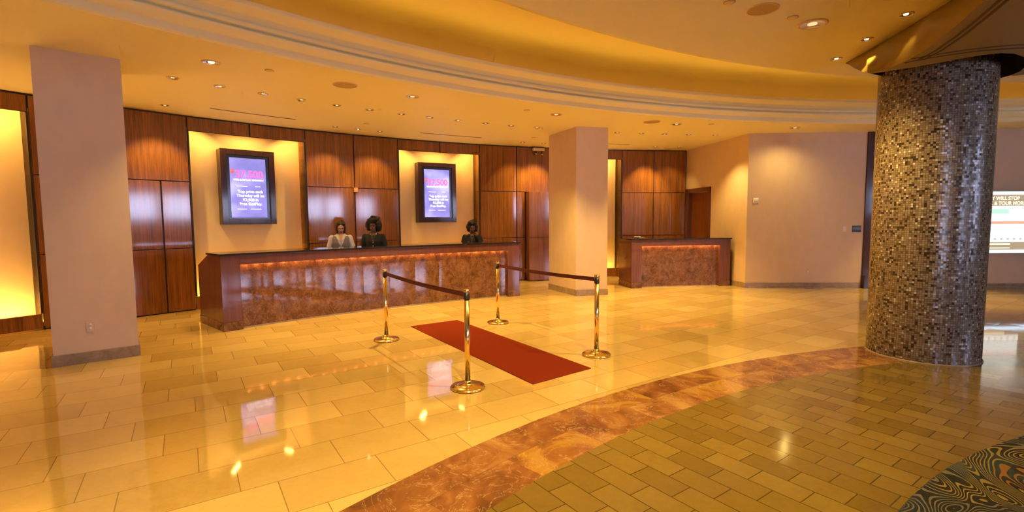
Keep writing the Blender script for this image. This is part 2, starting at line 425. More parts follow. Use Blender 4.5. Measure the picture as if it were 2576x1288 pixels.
cr.lathe(prof, RC, 180); tag(cr.obj('trim_1', M['ceil']), 'curved stepped cornice around the round raised ceiling', 'cornice', kind='structure')
co = MB(); co.lathe([(15.55, 3.90), (15.55, 4.36), (15.52, 4.43), (15.44, 4.48), (15.3, 4.50), (12.0, 4.50)], RC, 180)
tag(co.obj('ceiling_cove', M['cove']), 'gold painted cove rising behind the cornice', 'ceiling', kind='structure')
di = MB(); di.lathe([(.001, ZD), (12.72, ZD), (12.74, ZD-.012), (12.79, ZD-.012), (12.80, ZD+.005), (12.80, ZD+.06), (12.72, ZD+.075), (12.5, ZD+.10), (.001, ZD+.10)], RC, 180)
tag(di.obj('ceiling_disc', M['ceil']), 'round cream ceiling disc hung inside the cove', 'ceiling', kind='structure')

for a in range(-84, 28, 8):
    x, y = pol(a, 15.20, 0, RC)[:2]
    COVE.append((x, y, 3.93, a))
# petal-shaped dropped soffit over the column
CC = (4.9, 5.82); CR = .538; ZS = 3.22; HR = .80
bot = [(3.0, -3.5), (2.55, -1.5), (2.45, 0.), (2.72, 1.5), (3.10, 2.75), (3.50, 3.78), (3.66, 4.12), (3.84, 4.52), (3.97, 4.88), (4.03, 5.15), (4.04, 5.40), (4.00, 5.60)]
top = [(3.6, -3.5), (3.25, -1.5), (3.15, 0.), (3.42, 1.5), (3.75, 2.9), (4.02, 4.05), (4.13, 4.47), (4.24, 4.97), (4.32, 5.40), (4.38, 5.85), (4.42, 6.12), (4.44, 6.24)]
endb = [(4.075, 5.78, 3.282), (4.175, 6.02, 3.370), (4.30, 6.32, 3.493), (4.40, 6.56, 3.603), (4.50, 6.80, ZD)]
dr = MB()
rows = []
for b, t in zip(bot, top):
    rows.append([dr.v((b[0]+(t[0]-b[0])*(k/6)**1.35, b[1]+(t[1]-b[1])*(k/6), ZS+(ZD-ZS)*k/6)) for k in range(7)])
te = [(4.45, 6.36), (4.46, 6.48), (4.47, 6.58), (4.485, 6.69), (4.50, 6.80)]
for e, t in zip(endb, te):
    rows.append([dr.v((e[0]+(t[0]-e[0])*k/6, e[1]+(t[1]-e[1])*k/6, e[2]+(ZD-e[2])*k/6)) for k in range(7)])
for a, b in zip(rows, rows[1:]):
    for k in range(6): dr.f([a[k], b[k], b[k+1], a[k+1]], None, True)
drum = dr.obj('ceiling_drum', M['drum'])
tag(drum, 'dark gold dropped ceiling panel curving over the mosaic column', 'ceiling', kind='structure')
so = MB()
edge = [(p[0], p[1]) for p in bot]
nearrim = [(4.15, 5.47), (4.31, 5.35), (4.50, 5.13), (4.65, 4.985), (4.78, 4.935), (4.93, 4.955), (5.14, 5.06), (5.32, 5.20), (5.46, 5.36), (5.59, 5.54), (5.64, 5.70)]
outl = edge + nearrim + [(5.70, 5.72), (6.6, 5.2), (8.4, 3.9), (10.5, 1.0), (10.8, -3.5)]
ov = [so.v((*p, ZS)) for p in outl]
bmesh.ops.triangle_fill(so.bm, use_beauty=True, edges=[so.bm.edges.new((ov[i], ov[(i+1) % len(ov)])) for i in range(len(ov))])
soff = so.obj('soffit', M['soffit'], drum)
sl = MB()      # reveal round the column head, its shade painted in near black
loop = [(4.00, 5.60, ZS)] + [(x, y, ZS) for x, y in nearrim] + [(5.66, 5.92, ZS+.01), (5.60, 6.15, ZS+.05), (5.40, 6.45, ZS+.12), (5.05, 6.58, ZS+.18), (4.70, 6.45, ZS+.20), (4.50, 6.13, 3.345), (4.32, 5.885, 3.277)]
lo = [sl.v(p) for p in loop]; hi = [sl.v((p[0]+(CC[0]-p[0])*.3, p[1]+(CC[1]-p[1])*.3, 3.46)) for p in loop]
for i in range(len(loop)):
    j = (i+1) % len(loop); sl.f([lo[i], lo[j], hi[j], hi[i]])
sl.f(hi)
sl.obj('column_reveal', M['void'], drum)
gr = MB()
def strip(pts, w, z):
    L = []
    for i, p in enumerate(pts):
        a = Vector(pts[max(i-1, 0)][:2]); b = Vector(pts[min(i+1, len(pts)-1)][:2]); d = (b-a).normalized(); q = Vector((d.y, -d.x))
        L.append((Vector(p[:2])+q*w/2, Vector(p[:2])-q*w/2))
    vs = [(gr.v((a.x, a.y, z)), gr.v((b.x, b.y, z)), gr.v((a.x, a.y, z+.006)), gr.v((b.x, b.y, z+.006))) for a, b in L]
    for (a, b, c, d), (e, f, g, h) in zip(vs, vs[1:]):
        gr.f([a, e, f, b]); gr.f([a, c, g, e]); gr.f([b, f, h, d])
def offs(pts, w):
    o = []
    for i, p in enumerate(pts):
        a = Vector(pts[max(i-1, 0)]); b = Vector(pts[min(i+1, len(pts)-1)]); d = (b-a).normalized(); o.append((p[0]+d.y*w, p[1]-d.x*w))
    return o
e2 = edge[:-2]
for w in (.10, .15): strip(offs(e2, w), .022, ZS-.005)
for rr in (1.04, 1.14):
    strip([(CC[0]+rr*math.sin(math.radians(a)), CC[1]+rr*math.cos(math.radians(a))) for a in range(-126 if rr < 1.1 else -130, -265, -5)], .022, ZS-.005)
gr.obj('groove', M['groove'], drum)

# ------------------------------------------------------------------ curved timber wall
ALC = [(-61.6, -54.22), (-46.88, -39.42), (-32.13, -24.66), (-17.4, -10.14)]
GRP = [(-54.22, -46.88), (-39.42, -32.13), (-24.66, -17.4), (-10.14, -3.45)]
wb = MB(); wb.arc(-62.2, -3.45, WR+.62, WR+.75, 0, ZC+.05, 2)
for g in GRP: wb.arc(g[0], g[1], WR+.03, WR+.62, .0, ZC, 3.7)
wall = wb.obj('wall_back', M['seam']); tag(wall, 'long curved wall of glossy striped timber panels with lit alcoves', 'wall', kind='structure')
G = .04    # half seam in degrees (11 mm)
def panel(a0, a1, z0, z1, name='panel', mt='wood', r=0, th=.03):
    p = MB(); p.arc(a0+G, a1-G, WR+r, WR+r+th, z0+.007, z1-.007, 20, (random.random()*40, random.random()*20)); return p.obj(name, M[mt], wall, .002)
Z1, Z2, Z3 = 1.155, 2.36, 3.285
for gi, (a, b) in enumerate(GRP):
    mid = (a+b)/2
    panel(a, mid, Z2, ZC-.02); panel(mid, b, Z2, ZC-.02)
    if gi == 0: low = [(a, -50.7), (-50.7, -48.45), (-48.45, b)]
    elif gi == 2: low = [(-20.15, b)]
    else: low = [(a, mid), (mid, b)]
    for q in low: panel(*q, .012, Z1); panel(*q, Z1, Z2)
    if gi == 2:
        pass
# recessed door in the third panel group
for q in ((-24.66, -21.05), (-21.05, -20.2)):
    panel(*q, .012, Z1, 'recess_panel', r=-.0); panel(*q, Z1, Z2, 'recess_panel', r=-.0)
p = MB(); p.arc(-20.15, -17.44, WR-.26, WR-.005, .012, Z2-.007, 20, (3, 2)); p.obj('projecting_panel', M['wood'], wall, .003)
p = MB(); p.arc(-20.10, -17.46, WR-.265, WR-.25, Z1-.005, Z1+.005, 20); p.obj('seam', M['seam'], wall)
for ai, (a, b) in enumerate(ALC):
    p = MB(); p.arc(a-.3, b+.3, WR+.48, WR+.55, .05, Z3+.2, 2.5); p.obj('alcove_panel', M['alcove'], wall)
    mid = (a+b)/2
    for q in ((a, mid), (mid, b)): panel(*q, Z3, ZC-.02, 'header_panel')
    p = MB(); p.arc(a, b, WR+.03, WR+.06, Z3, ZC, 3.7); p.obj('header_backing', M['seam'], wall)
    panel(a, b, .012, .25, 'base_panel', th=.06)
    for s, e in ((a, -1), (b, 1)):
        for z0, z1 in ((.05, Z1), (Z1, Z2), (Z2, Z3+.06)):
            p = MB(); t = .16
            p.arc(min(s, s+e*t), max(s, s+e*t), WR+.02, WR+.48, z0+.005, z1-.005, 5, (random.random()*9, 0)); p.obj('jamb', M['jamb'], wall)
        p = MB(); p.arc(min(s, s-e*.09), max(s, s-e*.09), WR-.006, WR+.03, .25, Z3, 5); p.obj('edge_strip', M['seam'], wall)
p = MB(); p.arc(-62.2, -3.45, WR+.012, WR+.03, ZC-.025, ZC, 2); p.obj('shadow_gap', M['seam'], wall)

def light(kind, name, loc, power, color=(1, .56, .17), parent=None, size=.1, spot=None, rot=None, blend=.6, size_y=None, spread=None):
    d = bpy.data.lights.new(name, kind); d.energy = power; d.color = color
    if kind == 'SPOT': d.spot_size = math.radians(spot); d.spot_blend = blend; d.shadow_soft_size = size
    elif kind == 'POINT': d.shadow_soft_size = size
    else:
        d.size = size
        if size_y: d.shape = 'RECTANGLE'; d.size_y = size_y
        if spread: d.spread = math.radians(spread)
    o = bpy.data.objects.new(name, d); COL.objects.link(o); o.location = loc
    if rot is not None: o.rotation_euler = rot
    if parent: o.parent = parent
    return o
WARM = (1, .70, .20)
STRIP = (1, .58, .13)
for x, y, z, a in COVE:
    light('AREA', 'cove_light', (x, y, z), 2.6, WARM, None, 2.12, rot=(PI-math.radians(-48), 0, -math.radians(a)), size_y=.05, spread=175)
for ai, (a, b) in enumerate(ALC):
    for t, tl in ((.17, 30), (.5, 0), (.83, -30)):
        q = a+(b-a)*t
        x, y = pol(q, WR+.14)
        light('AREA', 'cove_strip_light', (x, y, Z3+.10), 8 if ai else 11, STRIP, wall, .62, rot=(0, math.radians(tl), -math.radians(q)), size_y=.06)
        x, y = pol(q, WR+.27)
        light('AREA', 'trough_strip_light', (x, y, .10), 6 if ai else 13, STRIP, wall, .62, rot=(PI, 0, -math.radians(q)), size_y=.06)

# painted wall further left, room behind the camera
wl = MB(); wl.arc(-92, -61.6, WR+.0, WR+.12, 0, ZC+.05, 2); wl.prism([(-10.5, RY0), (-10.2, RY0), (-10.2, -2.4), (-10.5, -2.4)], 0, 4.6)
tag(wl.obj('wall_left', M['vinyl']), 'tan painted wall on the left of the lobby', 'wall', kind='structure')

def windowed_wall(name, axis, at, lo, hi, wins, zt=4.6, th=.25, label=''):
    """wall along an axis with openings (lo, hi, z0, z1)"""
    w = MB(); sgn = 1 if at > 0 else -1
    def bxx(u0, u1, z0, z1):
        if u1-u0 < 1e-4 or z1-z0 < 1e-4: return
        if axis == 'x': w.box(u0, u1, min(at, at+sgn*th), max(at, at+sgn*th), z0, z1)
        else: w.box(min(at, at+sgn*th), max(at, at+sgn*th), u0, u1, z0, z1)
    u = lo
    for (a, b, z0, z1) in wins:
        bxx(u, a, 0, zt); bxx(a, b, 0, z0); bxx(a, b, z1, zt); u = b
    bxx(u, hi, 0, zt)
    return tag(w.obj(name, M['vinyl']), label, 'wall', kind='structure')
WIN_R = [(-8.2, -6.65, 1.8, 3.45), (-6.3, -4.4, 1.8, 3.45), (-3.9, -3.3, 1.8, 3.45)]
WIN_B = [(1.2, 3.2, .9, 2.5), (11.0, 13.0, .9, 2.5)]
windowed_wall('wall_right', 'y', 20.0, -9.2, 11.0, WIN_R, label='tan wall with tall windows at the far right of the lobby')
windowed_wall('wall_front', 'x', -9.0, -10.5, 20.2, WIN_B, label='tan wall with daylit windows behind the camera')
wn = 0
for axis, at, wins in (('y', 20.0, WIN_R), ('x', -9.0, WIN_B)):
    for (a, b, z0, z1) in wins:
        wn += 1; sg = 1 if at > 0 else -1
        e = empty('window_%d' % wn, ((a+b)/2, at, z0) if axis == 'x' else (at, (a+b)/2, z0), label='daylit window number %d of the wall out of view' % wn, cat='window', kind='structure')
        hw = (b-a)/2; h = z1-z0
        def bb(m, u0, u1, d0, d1, zz0, zz1):
            if axis == 'x': m.box(u0, u1, min(sg*d0, sg*d1), max(sg*d0, sg*d1), zz0, zz1)
            else: m.box(min(sg*d0, sg*d1), max(sg*d0, sg*d1), u0, u1, zz0, zz1)
        fr = MB()
        for u0, u1, q0, q1 in ((-hw, -hw+.05, 0, h), (hw-.05, hw, 0, h), (-hw, hw, 0, .05), (-hw, hw, h-.05, h), (-.02, .02, 0, h)): bb(fr, u0, u1, .05, .12, q0, q1)
        fr.obj('window_frame', M['darkwood'], e)
        pn = MB(); bb(pn, -hw, hw, .14, .15, 0, h); pn.obj('pane', M['sky'], e)

# side wall, right wall, doors
A_ = Vector((4.985, 14.204)); B_ = Vector((5.43, 11.42)); C_ = Vector((8.06, 11.31))
def along(p, q, t): d = (q-p).normalized(); return p+d*t
def wallseg(mb, p, q, z0, z1, th=.15, side=1):
    d = (q-p).normalized(); nn = Vector((-d.y, d.x))*side*th
    mb.prism([tuple(p), tuple(q), tuple(q+nn), tuple(p+nn)], z0, z1, (random.random()*5, 0))
sw = MB(); L = (B_-A_).length
d0, d1 = .18, 1.20
wallseg(sw, along(A_, B_, -1.2), along(A_, B_, d0), 0, ZC+.05); wallseg(sw, along(A_, B_, d1), B_, 0, ZC+.05); wallseg(sw, along(A_, B_, d0), along(A_, B_, d1), 2.34, ZC+.05)
side = sw.obj('wall_side', M['vinyl']); tag(side, 'short tan wall with a wooden door between timber wall and tan wall', 'wall', kind='structure')
def door_at(p, q, name, zt, label, leafmat, framemat, inset, fwid=.11):
    e = empty(name, (p.x, p.y, 0), label=label, cat='door', kind='structure')
    def put(nm, mb, mt): o = mb.obj(nm, mt, e); o.matrix_parent_inverse = Matrix.Translation((-p.x, -p.y, 0)); return o
    d = (q-p).normalized(); nn = Vector((-d.y, d.x))
    f = MB()
    for s, t, z0, z1 in ((p-d*fwid, p+d*.0, 0, zt+fwid), (q, q+d*fwid, 0, zt+fwid), (p-d*fwid, q+d*fwid, zt, zt+fwid)):
        f.prism([tuple(s-nn*.035), tuple(t-nn*.035), tuple(t+nn*.0), tuple(s+nn*.0)], z0, z1, (random.random(), 0))
    for s, t in ((p, p+d*.02), (q-d*.02, q)): f.prism([tuple(s-nn*.02), tuple(t-nn*.02), tuple(t+nn*.15), tuple(s+nn*.15)], 0, zt)
    put('door_frame', f, framemat)
    l = MB(); l.prism([tuple(p+d*.02+nn*inset), tuple(q-d*.02+nn*inset), tuple(q-d*.02+nn*(inset+.045)), tuple(p+d*.02+nn*(inset+.045))], .01, zt-.005, (random.random(), 0)); leaf = put('door_leaf', l, leafmat)
    h = MB(); c = q-d*.10+nn*(inset-.04)
    h.tube([(c.x, c.y, 1.02), (c.x-d.x*.10, c.y-d.y*.10, 1.02)], .011); c2 = q-d*.10+nn*inset; h.tube([(c2.x, c2.y, 1.02), (c.x, c.y, 1.02)], .012)
    put('door_handle', h, M['steel'])
door_at(along(A_, B_, d0), along(A_, B_, d1), 'door_1', 2.34, 'closed brown wooden door in the side wall behind the small desk', M['door'], M['desk'], .09)
wr = MB(); wallseg(wr, B_, C_, 0, ZC+.4, .2)
right = wr.obj('wall_far', M['vinyl']); tag(right, 'tan wall beside the small desk with thermostat, light switch and outlet', 'wall', kind='structure')
D_ = Vector((9.75, 11.24))
wd = MB()
wallseg(wd, C_-Vector((0, .03)), Vector((8.32, 11.27)), 0, ZC+.4, .2); wallseg(wd, Vector((9.30, 11.23)), D_-Vector((0, .03)), 0, ZC+.4, .2); wallseg(wd, Vector((8.32, 11.27)), Vector((9.30, 11.23)), 2.35, ZC+.4, .2)
wdo = wd.obj('wall_portal', M['darkwood']); tag(wdo, 'dark timber clad wall section around a glazed door by the column', 'wall', kind='structure')
pl = MB(); pl.prism([(8.05, 11.20), (8.30, 11.19), (8.30, 11.29), (8.05, 11.30)], 0, .30); pl.obj('plinth', M['darkwood'], wdo)
door_at(Vector((8.36, 11.265)), Vector((9.28, 11.23)), 'door_2', 2.30, 'dark framed glazed door partly hidden behind the mosaic column', M['glass'], M['darkwood'], .04, .05)
hd = MB(); hd.tube([(8.45, 11.24, 1.0), (8.45, 11.16, 1.0), (8.55, 11.155, 1.0)], .015); hd.obj('door_pull', M['steel'], wdo)
wf = MB(); wf.box(9.75, 20.2, 11.0, 11.2, 0, 4.6); tag(wf.obj('wall_poster', M['vinyl']), 'tan wall behind the mosaic column that carries the lit poster', 'wall', kind='structure')
bs = MB()
def baseseg(p, q, h=.125, th=.018):
    d = (q-p).normalized(); nn = Vector((d.y, -d.x))*th
    bs.prism([tuple(p+nn*.0), tuple(q), tuple(q+nn), tuple(p+nn)], 0, h)
baseseg(along(A_, B_, d1+.12), B_+Vector((0, -.018))); baseseg(B_, C_-Vector((.02, 0))); baseseg(Vector((9.78, 11.0)), Vector((20, 11.0)))
tag(bs.obj('baseboard_right', M['base']), 'low stone baseboard along the tan walls', 'baseboard', kind='structure')

# ------------------------------------------------------------------ pillars and column
def pillar(pts, label, base_h=.13):
    c = (sum(p[0] for p in pts)/4, sum(p[1] for p in pts)/4)
    loc = [(p[0]-c[0], p[1]-c[1]) for p in pts]
    b = MB(); b.prism(loc, 0, ZC); o = b.obj('pillar', M['vinyl'], loc=(*c, 0)); tag(o, label, 'pillar', kind='structure')
    k = MB(); ex = [(x*(1+.017/abs(max(.3, math.hypot(x, y)))*1.4), y*(1+.017/max(.3, math.hypot(x, y))*1.4)) for x, y in loc]
    k.prism(ex, 0, base_h); k.obj('base', M['base'], o, .003); return o
p0, p1 = Vector((-5.2, 5.482)), Vector((-4.605, 5.973)); dd = p1-p0; nb = Vector((-dd.y, dd.x))
pillar([tuple(p0), tuple(p1), tuple(p1+nb), tuple(p0+nb)], 'square tan pillar standing at the left in front of the timber wall')
pa, pb, pc = Vector((.868, 11.50)), Vector((1.355, 10.42)), Vector((2.045, 10.555))
pillar([tuple(pa), tuple(pb), tuple(pc), tuple(pa+pc-pb)], 'square tan pillar standing between the two desks')
mc = MB(); prof = [(CR, 0.012), (CR, ZD-.05)]
N_ = 96; circ_len = 2*PI*CR
mc.lathe(prof, (0, 0), N_, ux=math.floor(circ_len/.0235)*.0235)
col = mc.obj('column', M['mosaic'], loc=(*CC, 0)); tag(col, 'round column covered in brown glass mosaic tiles', 'column', kind='structure')
k = MB(); k.lathe([(CR+.012, 0), (CR+.012, .012), (CR-.01, .014)], (0, 0), 64); k.obj('base_ring', M['base'], col)

# ------------------------------------------------------------------ reception desks
def desk(a0, a1, label, r=13.75, wside=.26, bead=26, rw=None, dep=1.06):
    mid = (a0+a1)/2; o = empty('reception_desk', (*pol(mid, r), 0), label=label, cat='reception desk')
    inv = Matrix.Translation((-pol(mid, r)[0], -pol(mid, r)[1], 0))
    def put(nm, mb, mt, bev=0): q = mb.obj(nm, mt, o, bev); q.matrix_parent_inverse = inv; return q
    ws = math.degrees(wside/r); rw = ws if rw is None else math.degrees(rw/r)
    H = 1.13
    # end panels: tall in front, sloping down to the work surface behind
    for s, t in ((a0, a0+ws), (a1-rw, a1)):
        m_ = MB(); prof = [(r, .13), (r, H), (r+.56, H), (r+dep, .94 if dep > 1 else 1.05), (r+dep, .13)]
        A = [[m_.v(pol(a, q, z)) for q, z in prof] for a in (s, t)]
        nP = len(prof)
        for i in range(nP):
            j = (i+1) % nP
            m_.f([A[0][i], A[0][j], A[1][j], A[1][i]], [(0+s, prof[i][1]), (s, prof[j][1]), (s+wside, prof[j][1]), (s+wside, prof[i][1])])
        for q in A: m_.f(q, [(pr[0], pr[1]) for pr in prof])
        put('side_panel', m_, M['desk'], .003)
        m_ = MB(); m_.arc(s-.02, t+.02, r-.012, r+dep+.01, 0, .13, 6); put('plinth_block', m_, M['marble'], .002)
    m_ = MB(); m_.arc(a0+ws, a1-rw, r, r+.020, .985, H, 1.0); put('fascia', m_, M['desk'], .002)
    m_ = MB(); m_.arc(a0+ws, a1-rw, r+.085, r+.12, .02, 1.09, 2.1); put('marble_front', m_, M['marble'])
    m_ = MB(); m_.arc(a0+ws, a1-rw, r+.06, r+.13, 0, .02, 1.0); put('kick', m_, M['base'])
    m_ = MB(); m_.arc(a0-.09, a1+.09, r-.035, r+.58, H, H+.028, 1.0); put('countertop', m_, M['granite'], .004)
    m_ = MB(); m_.arc(a0+ws, a1-rw, r+.12, r+.50, .80, H, 1.5); put('counter_body', m_, M['desk'])
    m_ = MB(); m_.arc(a0+ws, a1-rw, r+.50, r+dep-.02, .76, .80, 1.5); put('work_surface', m_, M['granite'])
    m_ = MB(); m_.arc(a0+ws, a1-rw, r+.030, r+.075, 1.040, 1.045, 1.0); ls = put('light_strip', m_, M['trim']); proto = None
    for i in range(bead):
        a = a0+ws+(a1-rw-a0-ws)*(i+.5)/bead; x, y = pol(a, r+.055)
        if proto is None:
            m_ = MB(); m_.ball((0, 0, 0), (.011, .011, .006), 8, 6); proto = q = m_.obj('bulb', M['bead'], ls)
        else: q = proto.copy(); COL.objects.link(q)
        q.parent = ls; q.location = (x, y, 1.034)
        if i % 2 == 0:
            l = light('POINT', 'strip_lamp', (*pol(a+.12, r+.048), 1.014), .9, (1, .48, .12), o, .012); l.matrix_parent_inverse = inv
    return o
desk(-48.0, -24.9, 'long curved reception desk with red marble front and black counter', bead=52)
desk(-13.15, -2.85, 'short reception desk with brown marble front beside the tan wall', r=13.84, bead=26, rw=.26, dep=.66)

# ------------------------------------------------------------------ framed screens
def text(body, size, mt, parent, x, z, y=0, name='lettering', ax='CENTER', bold=0, sx=1):
    c = bpy.data.curves.new(name, 'FONT'); c.body = body; c.size = size; c.align_x = ax; c.extrude = .0004; c.offset = bold
    o = bpy.data.objects.new(name, c); COL.objects.link(o)
    bpy.context.view_layer.update()
    me = bpy.data.meshes.new_from_object(o); bpy.data.objects.remove(o); bpy.data.curves.remove(c)
    me.name = name; me.materials.append(mt)
    for v in me.vertices: v.co = (v.co.x*sx+x, -v.co.z+y, v.co.y+z)
    q = bpy.data.objects.new(name, me); COL.objects.link(q); q.parent = parent; return q
def screen(a, label, seed):
    r = WR+.20; e = empty('display_screen', (*pol(a, r), 1.575), math.radians(-a), label=label, cat='screen')
    w, h = .495, 1.475; dp = .27
    f = MB(); t = .105
    for x0, x1, z0, z1 in ((-w, -w+t, 0, h), (w-t, w, 0, h), (-w+t, w-t, 0, t), (-w+t, w-t, h-t, h)): f.box(x0, x1, 0, dp, z0, z1, (random.random()*8, 0))
    f.obj('frame', M['darkwood'], e, .003)
    b = MB(); tt = .058; W2, H0, H1 = w-t, t, h-t
    for x0, x1, z0, z1 in ((-W2, -W2+tt, H0, H1), (W2-tt, W2, H0, H1), (-W2+tt, W2-tt, H0, H0+.03), (-W2+tt, W2-tt, H1-.055, H1)): b.box(x0, x1, .035, .08, z0, z1)
    b.obj('bezel', M['bezel'], e, .002)
    s = MB(); s.box(-W2+tt, W2-tt, .048, .08, H0+.03, H1-.055); sc = s.obj('screen', m_screen('screen_glow_%d' % seed, seed*3.1), e)
    y = .046
    text('37,500', .205, M['textp'], sc, .02, .93, y, 'headline', bold=.006, sx=.93)
    text('$', .12, M['textr'], sc, -.285, 1.015, y, 'currency_sign', bold=.006)
    text('FREE SLOTPLAY GIVEAWAY', .045, M['textw'], sc, .01, .87, y, 'caption', bold=.0012)
    for x0, x1, z in ((-.22, -.03, .755), (.12, .22, .755), (-.22, -.05, .30), (.02, .22, .30)): ln = MB(); ln.box(x0, x1, y-.0004, y, z, z+.008); ln.obj('divider_line', M['textw'], sc)
    for i, tx in enumerate(('Top prize each', 'Thursday will be', '$2,500 in', 'Free SlotPlay.')): text(tx, .077, M['textw'], sc, .03, .63-.082*i, y, 'lettering', bold=.0012)
    return e
screen(-43.13, 'larger looking wood framed display screen nearer the left pillar', 1)
screen(-28.40, 'wood framed display screen nearer the middle pillar, right of the standing women', 2)

# ------------------------------------------------------------------ lit poster
lp = empty('poster_lightbox', (11.3, 11.0, .80), label='wide lit poster box on the wall behind the mosaic column', cat='poster')
b = MB(); b.box(-1.1, 1.1, -.10, 0, 0, 1.39); b.obj('case', M['steel'], lp, .004)
mg = glow('bar_glow', (.62, .80, 1.0), 1.6)
for z0, z1 in ((.02, .09), (1.30, 1.37)): b = MB(); b.box(-1.08, 1.08, -.112, -.10, z0, z1); b.obj('light_bar', mg, lp)
b = MB(); b.box(-1.08, 1.08, -.106, -.10, .09, 1.30); b.obj('backing', glow('poster_brown', (.36, .27, .17), .9), lp)
b = MB(); b.box(-.95, .03, -.110, -.106, .26, 1.06); sh = b.obj('sheet', glow('poster_white', (1, .96, .84), 1.1), lp)
b = MB(); b.box(-.94, .02, -.1115, -.110, .66, .72); b.obj('red_stripe', glow('poster_red', (.9, .35, .24), .9), lp)
b = MB(); b.box(-.94, -.35, -.1115, -.110, .89, .99); b.ball((-.42, -.111, .93), (.06, .001, .05)); b.obj('green_picture', glow('poster_green', (.45, .78, .6), .9), lp)
mg = glow('poster_grey', (.45, .45, .42), .8)
for i in range(7): b = MB(); b.ball((-.9+i*.14, -.111, .33), (.03, .001, .018)); b.obj('small_symbol', mg, lp)
text('PARTY WILL STOP', .105, glow('poster_text', (1, .80, .48), 1.3), lp, -.56, 1.19, -.107, 'headline', bold=.003)
text('WALK & TOUR MORE', .105, bpy.data.materials['poster_text'], lp, -.50, 1.08, -.107, 'headline', bold=.003)
for z0, z1 in ((.20, .235), (.12, .14)): b = MB(); b.box(-.95, -.28, -.110, -.106, z0, z1); b.obj('footer_line', bpy.data.materials['poster_text'], lp)

# ------------------------------------------------------------------ red carpet runner and stanchions
cc = [(-1.57, 7.49), (-.90, 7.94), (.86, 5.30), (.20, 4.79)]
c0 = (sum(p[0] for p in cc)/4, sum(p[1] for p in cc)/4)
b = MB(); b.prism([(p[0]-c0[0], p[1]-c0[1]) for p in cc], 0, .009); rn = b.obj('carpet_runner', M['red'], bevel=.003, loc=(*c0, 0))
tag(rn, 'red carpet runner lying on the floor between the brass stanchions', 'carpet')
def stanchion(pos, label, to=None):
    e = empty('stanchion', (*pos, 0), label=label, cat='stanchion', group='brass belt stanchions')
    b = MB(); b.lathe([(.0001, 0), (.165, 0), (.172, .006), (.172, .016), (.163, .024), (.10, .030), (.045, .040), (.036, .055), (.032, .075), (.0001, .075)], (0, 0), 48); b.obj('base', M['brass'], e)
    b = MB(); b.lathe([(.0001, .06), (.0265, .06), (.0265, .885), (.0001, .885)], (0, 0), 32); b.obj('pole', M['brass'], e)
    b = MB(); b.lathe([(.0001, .875), (.031, .875), (.031, .885), (.0295, .888), (.0295, .945), (.0001, .945)], (0, 0), 32); b.obj('belt_cassette', M['blackplastic'], e)
    b = MB(); b.lathe([(.0001, .944), (.031, .944), (.032, .948), (.032, .966), (.028, .974), (.0001, .974)], (0, 0), 32); b.obj('cap', M['brass'], e)
    if to:
        b = MB(); v = Vector((to[0]-pos[0], to[1]-pos[1])); L = v.length; d = v/L; q = Vector((-d.y, d.x))*.0015; n = 16; rows = []
        for i in range(n+1):
            t = .03+(L-.06)*i/n; sg = -.018*math.sin(PI*i/n); c = d*t
            rows.append([b.v((c.x+s*q.x, c.y+s*q.y, z+sg)) for s, z in ((1, .893), (1, .941), (-1, .941), (-1, .893))])
        for r0, r1 in zip(rows, rows[1:]):
            for k in range(4): b.f([r0[k], r0[(k+1) % 4], r1[(k+1) % 4], r1[k]])
        b.f(rows[0]); b.f(rows[-1]); b.obj('belt', M['belt'], e)
    return e
SP = [(-1.73, 6.66), (-.44, 4.71), (-.23, 7.73), (1.01, 5.84)]
stanchion(SP[0], 'brass stanchion beside the long desk, at the far end of the left belt')
stanchion(SP[1], 'brass stanchion nearest the viewer, left of the red runner', SP[0])
stanchion(SP[2], 'brass stanchion farthest away, at the far end of the right belt')
stanchion(SP[3], 'brass stanchion right of the red runner, before the middle pillar', SP[2])

# ------------------------------------------------------------------ ceiling fixtures
ORD = ['first', 'second', 'third', 'fourth', 'fifth', 'sixth', 'seventh', 'eighth', 'ninth', 'tenth', 'eleventh', 'twelfth', 'thirteenth', 'fourteenth', 'fifteenth', 'sixteenth', 'seventeenth', 'eighteenth']
def make_downlight(r, on, name='downlight'):
    e = empty(name)
    b = MB(); b.lathe([(r*1.0, -.001), (r*1.25, -.001), (r*1.25, -.006), (r*1.12, -.012), (r*.98, -.010), (r*.98, -.001)], (0, 0), 28); b.obj('trim_ring', M['trim'], e)
    b = MB(); b.lathe([(r*1.0, -.009), (r*.7, -.004), (r*.42, -.0015), (.0001, -.0012)], (0, 0), 28); b.obj('reflector', M['chrome'], e)
    b = MB(); b.ball((0, 0, -.004), (r*.40, r*.40, .006), 14, 8); b.obj('lamp', M[on], e)
    return e
protos = {}
def downlight(x, y, z, r, on, label, group, spot=None):
    k = (round(r, 3), on)
    if k not in protos: e = protos[k] = make_downlight(r, on)
    else: e = copy_tree(protos[k])
    e.location = (x, y, z); tag(e, label, 'downlight', group)
    if spot:
        pw, ang, tilt = spot
        light('SPOT', 'downlight_beam', (0, 0, -.03), pw, WARM, e, .035, ang, blend=.7 if ang < 140 else 1, rot=tilt)
    return e
FIRST = [(-3.61, 6.1), (-1.53, 7.82), (.83, 9.21), (3.37, 10.21), (6.07, 10.71), (8.73, 10.09)]  # last one is unseen, added to brighten the tan wall
names = ['over the floor right of the left pillar', 'above the women at the desk', 'in front of the middle pillar', 'above the short desk', 'above the tan wall', 'added unseen behind the mosaic column']
for i, p in enumerate(FIRST):
    downlight(*p, ZC, .085, 'lampdim' if i else 'lamp', 'large recessed downlight %s, nearest the curved cornice' % names[i], 'large downlights along the cornice', ((130, 350, 310, 350, 55, 280)[i], 96 if i < 4 else (150, 66)[i-4], (0, 0, 0)))
